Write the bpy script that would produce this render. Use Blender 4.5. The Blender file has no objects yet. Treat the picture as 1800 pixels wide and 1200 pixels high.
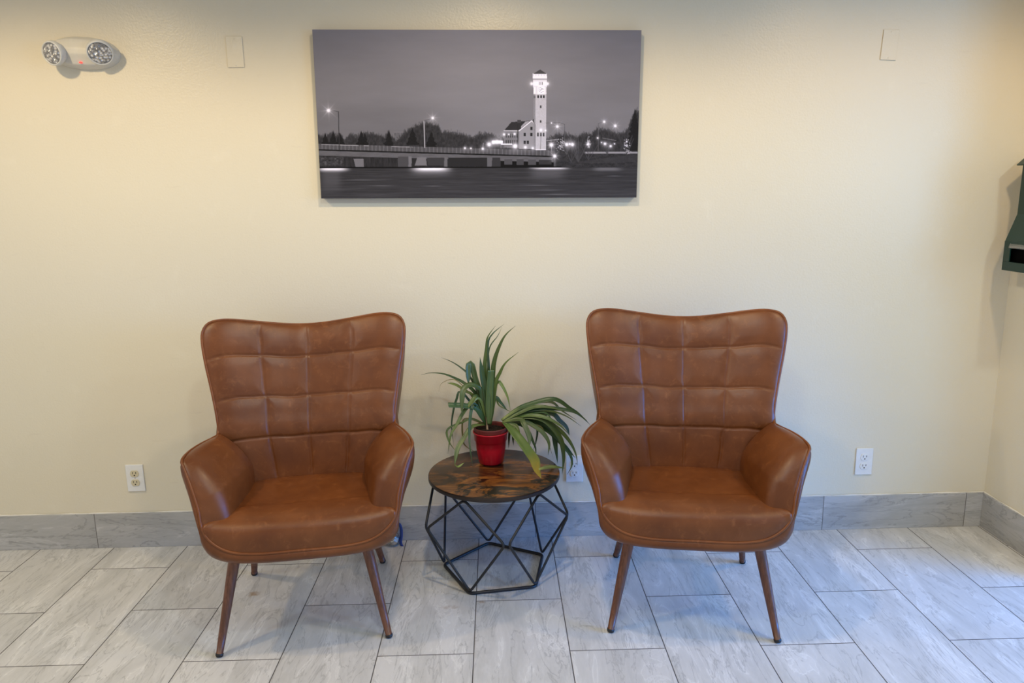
import bpy, bmesh, math, random
import numpy as np
from mathutils import Vector, Matrix

random.seed(7)
RNG = np.random.default_rng(11)
SC = bpy.context.scene
COL = SC.collection

# ------------------------------------------------------------------ camera
CAM_POS = Vector((0.09517, -2.87853, 1.42579))
CAM_R = Vector((0.99960862, -0.02320761, -0.01562097))
CAM_U = Vector((0.01990871, 0.19786363, 0.98002736))
CAM_F = Vector((0.01965327, 0.97995479, -0.19824822))
cam_data = bpy.data.cameras.new('camera')
cam_data.sensor_fit = 'HORIZONTAL'
cam_data.sensor_width = 36.0
cam_data.lens = 1287.558 * 36.0 / 1800.0
cam_data.clip_start = 0.05
cam = bpy.data.objects.new('camera', cam_data)
COL.objects.link(cam)
mw = Matrix((CAM_R, CAM_U, -CAM_F)).transposed().to_4x4()
mw.translation = CAM_POS
cam.matrix_world = mw
SC.camera = cam

# ------------------------------------------------------------------ light
SC.view_settings.view_transform = 'Standard'
SC.view_settings.look = 'None'
SC.view_settings.gamma = 1.0
SC.view_settings.use_curve_mapping = False
SC.view_settings.exposure = 0.0

world = bpy.data.worlds.new('world')
SC.world = world
world.use_nodes = True
bg = world.node_tree.nodes['Background']
bg.inputs['Color'].default_value = (1.0, 0.98, 0.96, 1)
bg.inputs['Strength'].default_value = 0.54


def aim(o, target):
    d = Vector(target) - o.location
    o.rotation_euler = d.to_track_quat('-Z', 'Y').to_euler()


def spot(name, loc, target, power, color, angle, blend, radius):
    d = bpy.data.lights.new(name, 'SPOT')
    d.energy = power
    d.color = color
    d.spot_size = math.radians(angle)
    d.spot_blend = blend
    d.shadow_soft_size = radius
    o = bpy.data.objects.new(name, d)
    COL.objects.link(o)
    o.location = loc
    aim(o, target)
    return o


def area(name, loc, target, power, color, sx, sy):
    d = bpy.data.lights.new(name, 'AREA')
    d.shape = 'RECTANGLE'
    d.size = sx
    d.size_y = sy
    d.energy = power
    d.color = color
    o = bpy.data.objects.new(name, d)
    COL.objects.link(o)
    o.location = loc
    aim(o, target)
    return o


# three recessed ceiling lamps along the wall, a good metre out from it
for lx, watt, tone in ((-1.62, 48, (1.0, 0.77, 0.45)), (0.08, 45, (1.0, 0.78, 0.50)), (1.66, 36, (1.0, 0.74, 0.44))):
    spot('ceiling_downlight', (lx, -1.15, 2.46), (lx, -1.12, 0), watt, tone, 153, 0.36, 0.05)
# second row of ceiling lamps, two metres out
for lx in (-2.0, 0.08, 2.0):
    spot('ceiling_downlight', (lx, -2.0, 2.46), (lx, -1.95, 0), 31, (0.80, 0.93, 0.94), 154, 0.30, 0.06)
# daylight from the glazed entrance further along on the right
day = area('entrance_daylight', (3.6, -1.5, 0.9), (1.3, -0.5, 0.0), 22, (0.0, 0.27, 1.0), 1.6, 1.2)
day.data.spread = math.radians(60)
# paler daylight from the glass further forward
area('window_daylight', (3.3, -3.0, 1.6), (0.5, 0.0, 0.9), 25, (0.16, 0.50, 1.0), 1.0, 1.3)

# ------------------------------------------------------------------ helpers


def mesh_obj(name, verts, faces, mat=None, parent=None, smooth=True, mats=None):
    me = bpy.data.meshes.new(name)
    me.from_pydata([tuple(map(float, v)) for v in verts], [], [tuple(map(int, f)) for f in faces])
    me.update()
    if smooth:
        me.polygons.foreach_set('use_smooth', [True] * len(me.polygons))
    o = bpy.data.objects.new(name, me)
    COL.objects.link(o)
    for m in (mats or ([mat] if mat else [])):
        me.materials.append(m)
    if parent:
        o.parent = parent
    return o


def bm_obj(name, bm, mat=None, parent=None, smooth=False, mats=None):
    bmesh.ops.recalc_face_normals(bm, faces=bm.faces)
    me = bpy.data.meshes.new(name)
    bm.to_mesh(me)
    bm.free()
    if smooth:
        me.polygons.foreach_set('use_smooth', [True] * len(me.polygons))
    o = bpy.data.objects.new(name, me)
    COL.objects.link(o)
    for m in (mats or ([mat] if mat else [])):
        me.materials.append(m)
    if parent:
        o.parent = parent
    return o


def recalc(o):
    bm = bmesh.new()
    bm.from_mesh(o.data)
    bmesh.ops.remove_doubles(bm, verts=bm.verts, dist=1e-6)
    bmesh.ops.recalc_face_normals(bm, faces=bm.faces)
    bm.to_mesh(o.data)
    bm.free()
    return o


def empty(name, loc=(0, 0, 0), rz=0.0):
    o = bpy.data.objects.new(name, None)
    o.empty_display_size = 0.1
    COL.objects.link(o)
    o.location = loc
    o.rotation_euler = (0, 0, rz)
    return o


def tag(o, label=None, cat=None, group=None, kind=None):
    if label:
        o['label'] = label
    if cat:
        o['category'] = cat
    if group:
        o['group'] = group
    if kind:
        o['kind'] = kind
    return o


def add_box(bm, x0, x1, y0, y1, z0, z1, bevel=0.0, seg=2):
    r = bmesh.ops.create_cube(bm, size=1.0)
    vs = r['verts']
    for v in vs:
        v.co = Vector(((x0 + x1) / 2 + v.co.x * (x1 - x0), (y0 + y1) / 2 + v.co.y * (y1 - y0),
                       (z0 + z1) / 2 + v.co.z * (z1 - z0)))
    if bevel > 0:
        es = list({e for v in vs for e in v.link_edges})
        bmesh.ops.bevel(bm, geom=es, offset=bevel, segments=seg, affect='EDGES', profile=0.5)


def crom(P, n, closed=False):
    """Catmull-Rom through P, resampled to n points of even length."""
    P = np.asarray(P, float)
    m = len(P)
    if closed:
        Q = np.vstack([P[-1], P, P[0], P[1]])
        segs = m
    else:
        Q = np.vstack([2 * P[0] - P[1], P, 2 * P[-1] - P[-2]])
        segs = m - 1
    out = []
    tt = np.linspace(0, 1, 24, endpoint=False)[:, None]
    for i in range(segs):
        a, b, c, d = Q[i], Q[i + 1], Q[i + 2], Q[i + 3]
        out.append(0.5 * (2 * b + (c - a) * tt + (2 * a - 5 * b + 4 * c - d) * tt**2 + (3 * b - 3 * c + d - a) * tt**3))
    out.append(P[:1] if closed else P[-1:])
    C = np.vstack(out)
    L = np.concatenate([[0], np.cumsum(np.linalg.norm(np.diff(C[:, :3], axis=0), axis=1))])
    s = np.linspace(0, L[-1], n + 1 if closed else n)
    R = np.stack([np.interp(s, L, C[:, k]) for k in range(C.shape[1])], 1)
    return R[:-1] if closed else R


def grid_faces(nu, nv, cu=False, cv=False, flip=False):
    f = []
    for i in range(nu if cu else nu - 1):
        for j in range(nv if cv else nv - 1):
            a, b = i * nv + j, ((i + 1) % nu) * nv + j
            c, d = ((i + 1) % nu) * nv + (j + 1) % nv, i * nv + (j + 1) % nv
            f.append((a, d, c, b) if flip else (a, b, c, d))
    return f


def tube_geo(path, rad, seg=10, closed=False, caps=True):
    path = [Vector(p) for p in path]
    n = len(path)
    rads = rad if hasattr(rad, '__len__') else [rad] * n
    V, F = [], []
    up = None
    for i, p in enumerate(path):
        if closed:
            t = path[(i + 1) % n] - path[i - 1]
        else:
            t = path[min(i + 1, n - 1)] - path[max(i - 1, 0)]
        t.normalize()
        if up is None:
            up = Vector((0, 0, 1)) if abs(t.z) < 0.9 else Vector((1, 0, 0))
        s = t.cross(up).normalized()
        up = s.cross(t).normalized()
        for k in range(seg):
            a = 2 * math.pi * k / seg
            V.append(p + (s * math.cos(a) + up * math.sin(a)) * rads[i])
    F = grid_faces(n, seg, closed, True)
    if caps and not closed:
        F.append(tuple(range(seg))[::-1])
        F.append(tuple((n - 1) * seg + k for k in range(seg)))
    return V, F


def merge(geos):
    V, F = [], []
    for v, f in geos:
        o = len(V)
        V += list(v)
        F += [tuple(i + o for i in q) for q in f]
    return V, F


def lathe_geo(prof, seg=48, cx=0, cy=0):
    V = []
    for r, z in prof:
        for k in range(seg):
            a = 2 * math.pi * k / seg
            V.append((cx + r * math.cos(a), cy + r * math.sin(a), z))
    return V, grid_faces(len(prof), seg, False, True, flip=True)


def copy_tree(o, parent=None):
    c = o.copy()
    COL.objects.link(c)
    if parent:
        c.parent = parent
    for ch in list(o.children):
        copy_tree(ch, c)
    return c


# ------------------------------------------------------------------ materials


class NT:
    def __init__(self, name):
        self.m = bpy.data.materials.new(name)
        self.m.use_nodes = True
        self.t = self.m.node_tree
        self.b = self.t.nodes['Principled BSDF']

    def n(self, typ, **kw):
        x = self.t.nodes.new(typ)
        for k, v in kw.items():
            if k.startswith('i_'):
                x.inputs[k[2:].replace('_', ' ')].default_value = v
            else:
                setattr(x, k, v)
        return x

    def l(self, a, b):
        self.t.links.new(a, b)

    def math(self, op, a, b=None, c=None, clamp=False):
        x = self.t.nodes.new('ShaderNodeMath')
        x.operation = op
        x.use_clamp = clamp
        for i, v in enumerate((a, b, c)):
            if v is None:
                continue
            if isinstance(v, (int, float)):
                x.inputs[i].default_value = v
            else:
                self.l(v, x.inputs[i])
        return x.outputs[0]

    def mix(self, fac, a, b, blend='MIX'):
        x = self.t.nodes.new('ShaderNodeMix')
        x.data_type = 'RGBA'
        x.blend_type = blend
        for s, v in ((x.inputs[0], fac), (x.inputs[6], a), (x.inputs[7], b)):
            if isinstance(v, (int, float)):
                s.default_value = v
            elif isinstance(v, tuple):
                s.default_value = (*v, 1) if len(v) == 3 else v
            else:
                self.l(v, s)
        return x.outputs[2]

    def noise(self, vec, scale, detail=4, rough=0.55, dist=0.0):
        x = self.n('ShaderNodeTexNoise')
        x.inputs['Scale'].default_value = scale
        x.inputs['Detail'].default_value = detail
        x.inputs['Roughness'].default_value = rough
        x.inputs['Distortion'].default_value = dist
        if vec is not None:
            self.l(vec, x.inputs['Vector'])
        return x.outputs['Fac']

    def ramp(self, fac, stops):
        x = self.n('ShaderNodeValToRGB')
        e = x.color_ramp.elements
        while len(e) < len(stops):
            e.new(0.5)
        for q, (p, c) in zip(e, stops):
            q.position = p
            q.color = (*c, 1) if len(c) == 3 else c
        self.l(fac, x.inputs[0])
        return x.outputs[0]

    def maprange(self, v, a, b, c=0.0, d=1.0):
        x = self.n('ShaderNodeMapRange')
        x.interpolation_type = 'SMOOTHSTEP'
        self.l(v, x.inputs[0])
        for i, q in enumerate((a, b, c, d)):
            x.inputs[i + 1].default_value = q
        return x.outputs[0]

    def pos(self):
        return self.n('ShaderNodeNewGeometry').outputs['Position']

    def obj(self):
        return self.n('ShaderNodeTexCoord').outputs['Object']

    def scaled(self, vec, s, rot=(0, 0, 0)):
        x = self.n('ShaderNodeMapping')
        x.inputs['Scale'].default_value = s
        x.inputs['Rotation'].default_value = rot
        self.l(vec, x.inputs['Vector'])
        return x.outputs[0]

    def bump(self, h, strength, dist=0.01):
        x = self.n('ShaderNodeBump')
        x.inputs['Strength'].default_value = strength
        x.inputs['Distance'].default_value = dist
        self.l(h, x.inputs['Height'])
        self.l(x.outputs[0], self.b.inputs['Normal'])

    def set(self, color=None, rough=None, metal=None, spec=None):
        for k, v in (('Base Color', color), ('Roughness', rough), ('Metallic', metal), ('Specular IOR Level', spec)):
            if v is None:
                continue
            if isinstance(v, (int, float)):
                self.b.inputs[k].default_value = v
            elif isinstance(v, tuple):
                self.b.inputs[k].default_value = (*v, 1) if len(v) == 3 else v
            else:
                self.l(v, self.b.inputs[k])
        return self


def plain(name, color, rough=0.5, metal=0.0, spec=0.5, vary=0.06, scale=60):
    t = NT(name)
    n = t.noise(t.obj(), scale, 3)
    t.set(t.mix(n, tuple(c * (1 - vary) for c in color), tuple(min(1, c * (1 + vary)) for c in color)), rough, metal, spec)
    return t.m


def mat_wall():
    t = NT('cream_wall_paint')
    p = t.pos()
    big = t.noise(p, 1.3, 4)
    mid = t.noise(p, 9, 4, 0.6)
    c = t.mix(big, (0.72, 0.655, 0.51), (0.76, 0.695, 0.55))
    c = t.mix(t.math('MULTIPLY', t.maprange(mid, 0.58, 0.72), 0.35), c, (0.78, 0.72, 0.58))
    # a few scuffs near the floor
    sc = t.noise(t.scaled(p, (3, 3, 14)), 2.2, 5, 0.7)
    c = t.mix(t.math('MULTIPLY', t.maprange(sc, 0.62, 0.74), 0.18), c, (0.52, 0.46, 0.38))
    t.set(c, 0.32, 0, 0.5)
    h = t.math('ADD', t.noise(p, 130, 2), t.math('MULTIPLY', t.noise(p, 38, 3), 0.7))
    t.bump(h, 0.16, 0.004)
    return t.m


def stone_color(t, vec, rnd, light, dark, white, turn=0.5):
    """streaky grey stone print; vec in metres, rnd shifts it per tile"""
    add = t.n('ShaderNodeVectorMath', operation='ADD')
    t.l(vec, add.inputs[0])
    t.l(rnd, add.inputs[1])
    v = add.outputs[0]
    s1 = t.scaled(v, (5.5, 1.5, 3.0), (0, 0, turn))
    n1 = t.noise(s1, 1.6, 7, 0.62, 0.9)
    s2 = t.scaled(v, (11, 2.0, 6.0), (0, 0, turn + 0.25))
    n2 = t.noise(s2, 1.1, 6, 0.6, 1.6)
    c = t.mix(t.maprange(n1, 0.3, 0.7), dark, light)
    vein = t.math('SUBTRACT', 1.0, t.maprange(t.math('ABSOLUTE', t.math('SUBTRACT', n2, 0.5)), 0.0, 0.022))
    c = t.mix(t.math('MULTIPLY', vein, 0.55), c, tuple(x * 0.62 for x in dark))
    w = t.math('SUBTRACT', 1.0, t.maprange(t.math('ABSOLUTE', t.math('SUBTRACT', n1, 0.57)), 0.0, 0.02))
    c = t.mix(t.math('MULTIPLY', w, 0.55), c, white)
    fine = t.noise(t.scaled(v, (30, 7, 18), (0, 0, turn)), 3, 4, 0.65, 0.4)
    c = t.mix(t.math('MULTIPLY', t.maprange(fine, 0.45, 0.75), 0.22), c, white)
    return c


def mat_floor():
    t = NT('grey_stone_floor_tile')
    p = t.pos()
    sep = t.n('ShaderNodeSeparateXYZ')
    t.l(p, sep.inputs[0])
    T = 0.3048
    u = t.math('DIVIDE', sep.outputs['X'], T)
    col = t.math('FLOOR', u)
    fu = t.math('SUBTRACT', u, col)
    odd = t.math('ABSOLUTE', t.math('MODULO', col, 2.0))
    shift = t.math('MULTIPLY', t.math('SUBTRACT', 1.0, odd), T)
    w = t.math('DIVIDE', t.math('ADD', t.math('ADD', sep.outputs['Y'], 0.189), shift), 2 * T)
    row = t.math('FLOOR', w)
    fw = t.math('SUBTRACT', w, row)
    dx = t.math('MULTIPLY', t.math('MINIMUM', fu, t.math('SUBTRACT', 1.0, fu)), T)
    dy = t.math('MULTIPLY', t.math('MINIMUM', fw, t.math('SUBTRACT', 1.0, fw)), 2 * T)
    d = t.math('MINIMUM', dx, dy)
    grout = t.math('SUBTRACT', 1.0, t.maprange(d, 0.0011, 0.0022))
    cmb = t.n('ShaderNodeCombineXYZ')
    t.l(col, cmb.inputs[0])
    t.l(row, cmb.inputs[1])
    wn = t.n('ShaderNodeTexWhiteNoise', noise_dimensions='3D')
    t.l(cmb.outputs[0], wn.inputs['Vector'])
    sc = t.n('ShaderNodeVectorMath', operation='SCALE')
    sc.inputs['Scale'].default_value = 13.0
    t.l(wn.outputs['Color'], sc.inputs[0])
    c = stone_color(t, p, sc.outputs[0], (0.68, 0.665, 0.64), (0.53, 0.52, 0.495), (0.82, 0.81, 0.78), -0.55)
    c = t.mix(t.math('MULTIPLY', wn.outputs['Value'], 0.18), c, (0.42, 0.40, 0.37))
    # rust and coffee stains on the tiles
    for sx, sy, rx, ry, amt in ((-0.817, -0.405, 0.035, 0.028, 0.75), (0.02, -0.50, 0.02, 0.014, 0.7),
                                (-0.09, -0.53, 0.05, 0.02, 0.35), (1.61, -0.395, 0.012, 0.006, 0.9)):
        ex = t.math('DIVIDE', t.math('SUBTRACT', sep.outputs['X'], sx), rx)
        ey = t.math('DIVIDE', t.math('SUBTRACT', sep.outputs['Y'], sy), ry)
        r2 = t.math('ADD', t.math('MULTIPLY', ex, ex), t.math('MULTIPLY', ey, ey))
        msk = t.math('SUBTRACT', 1.0, t.maprange(t.math('ADD', r2, t.math('MULTIPLY', t.noise(p, 60, 4, 0.7), 2.4)), 1.0, 1.9))
        c = t.mix(t.math('MULTIPLY', msk, amt), c, (0.33, 0.21, 0.11))
    c = t.mix(grout, c, (0.085, 0.075, 0.07))
    t.set(c, t.math('ADD', t.math('MULTIPLY', grout, 0.4), 0.36), 0, 0.45)
    t.bump(t.math('ADD', t.math('MULTIPLY', grout, -1.0), t.math('MULTIPLY', t.noise(p, 25, 4), 0.12)), 0.25, 0.002)
    return t.m


def mat_base(axis):
    t = NT('grey_stone_baseboard_tile_' + axis)
    p = t.pos()
    sep = t.n('ShaderNodeSeparateXYZ')
    t.l(p, sep.inputs[0])
    a = sep.outputs['X' if axis == 'x' else 'Y']
    u = t.math('DIVIDE', t.math('SUBTRACT', a, 0.24 if axis == 'x' else 0.0), 0.6096)
    col = t.math('FLOOR', u)
    f = t.math('SUBTRACT', u, col)
    d = t.math('MULTIPLY', t.math('MINIMUM', f, t.math('SUBTRACT', 1.0, f)), 0.6096)
    grout = t.math('SUBTRACT', 1.0, t.maprange(d, 0.0008, 0.002))
    cmb = t.n('ShaderNodeCombineXYZ')
    t.l(t.math('MULTIPLY', col, 3.7), cmb.inputs[0])
    t.l(t.math('MULTIPLY', col, 1.9), cmb.inputs[2])
    q = t.n('ShaderNodeCombineXYZ')
    t.l(sep.outputs['Z'], q.inputs[0])
    t.l(a, q.inputs[1])
    c = stone_color(t, q.outputs[0], cmb.outputs[0], (0.48, 0.47, 0.455), (0.36, 0.355, 0.345), (0.58, 0.57, 0.555), 0.35)
    c = t.mix(grout, c, (0.12, 0.11, 0.10))
    t.set(c, 0.42, 0, 0.4)
    return t.m


def mat_leather(name, tint=1.0):
    t = NT(name)
    o = t.obj()
    n1 = t.noise(o, 7, 5, 0.6, 0.4)
    n2 = t.noise(o, 32, 5, 0.7, 0.8)
    c = t.mix(t.maprange(n1, 0.3, 0.7), (0.114 * tint, 0.032 * tint, 0.0075 * tint), (0.166 * tint, 0.051 * tint, 0.0125 * tint))
    c = t.mix(t.math('MULTIPLY', t.maprange(n2, 0.52, 0.75), 0.55), c, (0.25 * tint, 0.090 * tint, 0.028 * tint))
    c = t.mix(t.math('MULTIPLY', t.maprange(n2, 0.42, 0.25), 0.3), c, (0.10 * tint, 0.036 * tint, 0.015 * tint))
    t.set(c, t.math('ADD', t.math('MULTIPLY', n2, 0.12), 0.27), 0, 0.40)
    v = t.n('ShaderNodeTexVoronoi', feature='DISTANCE_TO_EDGE')
    v.inputs['Scale'].default_value = 420
    t.l(o, v.inputs['Vector'])
    t.bump(t.math('ADD', t.maprange(v.outputs['Distance'], 0.0, 0.12), t.math('MULTIPLY', t.noise(o, 45, 3), 1.5)), 0.12, 0.0015)
    return t.m


def mat_legwood():
    t = NT('red_brown_wood_grain')
    o = t.obj()
    n = t.noise(t.scaled(o, (60, 60, 5)), 2.2, 5, 0.6, 0.5)
    c = t.mix(t.maprange(n, 0.3, 0.7), (0.10, 0.035, 0.018), (0.19, 0.072, 0.036))
    t.set(c, 0.36, 0, 0.5)
    return t.m


def mat_tabletop():
    t = NT('rustic_brown_wood_print')
    o = t.obj()
    s = t.scaled(o, (3.0, 11.0, 1.0), (0, 0, 0.35))
    n1 = t.noise(s, 1.5, 7, 0.62, 1.2)
    n2 = t.noise(t.scaled(o, (2.4, 5.5, 1), (0, 0, 0.35)), 1.6, 5, 0.65, 1.8)
    c = t.ramp(n1, [(0.25, (0.010, 0.005, 0.003)), (0.43, (0.050, 0.021, 0.008)), (0.56, (0.16, 0.060, 0.014)), (0.72, (0.34, 0.140, 0.030))])
    c = t.mix(t.maprange(n2, 0.50, 0.60), c, (0.010, 0.006, 0.004))
    f = t.noise(t.scaled(o, (9, 90, 1), (0, 0, 0.35)), 2, 4, 0.6, 0.2)
    c = t.mix(t.math('MULTIPLY', t.maprange(f, 0.5, 0.72), 0.35), c, (0.02, 0.010, 0.006))
    t.set(c, 0.24, 0, 0.5)
    t.bump(f, 0.05, 0.001)
    return t.m


def mat_attr(name, rough, spec, bump=None):
    t = NT(name)
    a = t.n('ShaderNodeVertexColor', layer_name='ink')
    t.set(a.outputs['Color'], rough, 0, spec)
    if bump:
        o = t.obj()
        w1 = t.n('ShaderNodeTexWave', wave_type='BANDS', bands_direction='X')
        w2 = t.n('ShaderNodeTexWave', wave_type='BANDS', bands_direction='Z')
        for w in (w1, w2):
            w.inputs['Scale'].default_value = bump
            t.l(o, w.inputs['Vector'])
        t.bump(t.math('ADD', w1.outputs['Fac'], w2.outputs['Fac']), 0.12, 0.0006)
    return t.m


def mat_leaf():
    t = NT('strap_leaf')
    a = t.n('ShaderNodeVertexColor', layer_name='ink')
    n = t.noise(t.obj(), 40, 3)
    c = t.mix(t.math('MULTIPLY', n, 0.4), a.outputs['Color'], (0.02, 0.05, 0.015), 'MIX')
    t.set(c, 0.38, 0, 0.5)
    t.b.inputs['Subsurface Weight'].default_value = 0.0
    return t.m


def mat_soil():
    t = NT('dark_potting_soil')
    n = t.noise(t.obj(), 160, 5, 0.7)
    t.set(t.ramp(n, [(0.35, (0.004, 0.003, 0.002)), (0.6, (0.03, 0.018, 0.010)), (0.75, (0.16, 0.12, 0.08))]), 0.9, 0, 0.2)
    t.bump(n, 0.8, 0.01)
    return t.m


M = {}
M['wall'] = mat_wall()
M['floor'] = mat_floor()
M['base_x'] = mat_base('x')
M['base_y'] = mat_base('y')
M['ceil'] = plain('ceiling_white', (0.72, 0.70, 0.66), 0.8)
M['caulk'] = plain('white_caulk', (0.80, 0.77, 0.70), 0.5)
M['leather'] = mat_leather('tan_brown_leather')
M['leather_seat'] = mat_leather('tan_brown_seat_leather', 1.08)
M['piping'] = mat_leather('leather_piping_highlit', 1.25)  # same leather made brighter: the highlight along the piping is in its colour
M['legwood'] = mat_legwood()
M['rubber'] = plain('black_rubber', (0.012, 0.012, 0.013), 0.5)
M['tabletop'] = mat_tabletop()
M['edge'] = plain('dark_brown_edge_band', (0.022, 0.013, 0.009), 0.4)
M['blackmetal'] = plain('black_painted_steel', (0.010, 0.011, 0.015), 0.42)
M['print'] = mat_attr('printed_canvas', 0.6, 0.10, 420)
M['canvasback'] = plain('grey_canvas_edge', (0.10, 0.10, 0.105), 0.7)
M['leaf'] = mat_leaf()
M['soil'] = mat_soil()
M['redpot'] = plain('glossy_red_plastic', (0.47, 0.006, 0.024), 0.30, vary=0.1, scale=12)
M['innerpot'] = plain('dark_red_nursery_pot', (0.13, 0.018, 0.016), 0.5)
M['stick'] = plain('dry_tan_stem', (0.34, 0.24, 0.16), 0.8, vary=0.2)
M['whiteplastic'] = plain('white_plastic', (0.78, 0.78, 0.77), 0.38)
M['ivory'] = plain('ivory_plastic', (0.62, 0.55, 0.38), 0.38)
M['greyplastic'] = plain('warm_white_housing', (0.66, 0.64, 0.58), 0.45)
M['bezel'] = plain('pale_grey_plastic', (0.62, 0.63, 0.62), 0.4)
M['slot'] = plain('dark_slot', (0.015, 0.013, 0.01), 0.7)
M['screw'] = plain('painted_screw', (0.55, 0.50, 0.40), 0.35, 0.3)
M['green'] = plain('dark_green_enamel', (0.003, 0.030, 0.024), 0.35, vary=0.1, scale=8)
M['void'] = plain('black_recess', (0.002, 0.002, 0.002), 0.9, spec=0.05)
M['blue'] = plain('royal_blue_ribbon', (0.012, 0.045, 0.24), 0.45)


def mat_lens():
    t = NT('faceted_clear_lens')
    v = t.n('ShaderNodeTexVoronoi')
    v.inputs['Scale'].default_value = 95
    t.l(t.obj(), v.inputs['Vector'])
    c = t.ramp(v.outputs['Distance'], [(0.1, (0.95, 0.95, 0.95)), (0.4, (0.60, 0.60, 0.61)), (0.65, (0.25, 0.25, 0.26))])
    t.set(c, 0.15, 0.3, 0.7)
    t.bump(v.outputs['Distance'], 0.9, 0.01)
    return t.m


def mat_bauble():
    t = NT('crackled_silver_glass')
    v = t.n('ShaderNodeTexVoronoi')
    v.inputs['Scale'].default_value = 60
    t.l(t.obj(), v.inputs['Vector'])
    t.set(t.mix(v.outputs['Distance'], (0.75, 0.73, 0.68), (0.25, 0.24, 0.22)), 0.12, 0.8, 0.6)
    t.bump(v.outputs['Distance'], 0.6, 0.01)
    return t.m


def mat_red_led():
    t = NT('red_indicator')
    t.set((0.8, 0.05, 0.04), 0.3)
    t.b.inputs['Emission Color'].default_value = (1.0, 0.06, 0.05, 1)
    t.b.inputs['Emission Strength'].default_value = 1.6
    return t.m


def mat_clear():
    t = NT('clear_plastic')
    t.set((0.9, 0.92, 0.92), 0.15)
    t.b.inputs['Transmission Weight'].default_value = 0.85
    t.noise(t.obj(), 20)
    return t.m


M['lens'] = mat_lens()
M['bauble'] = mat_bauble()
M['led'] = mat_red_led()
M['clear'] = mat_clear()

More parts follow.
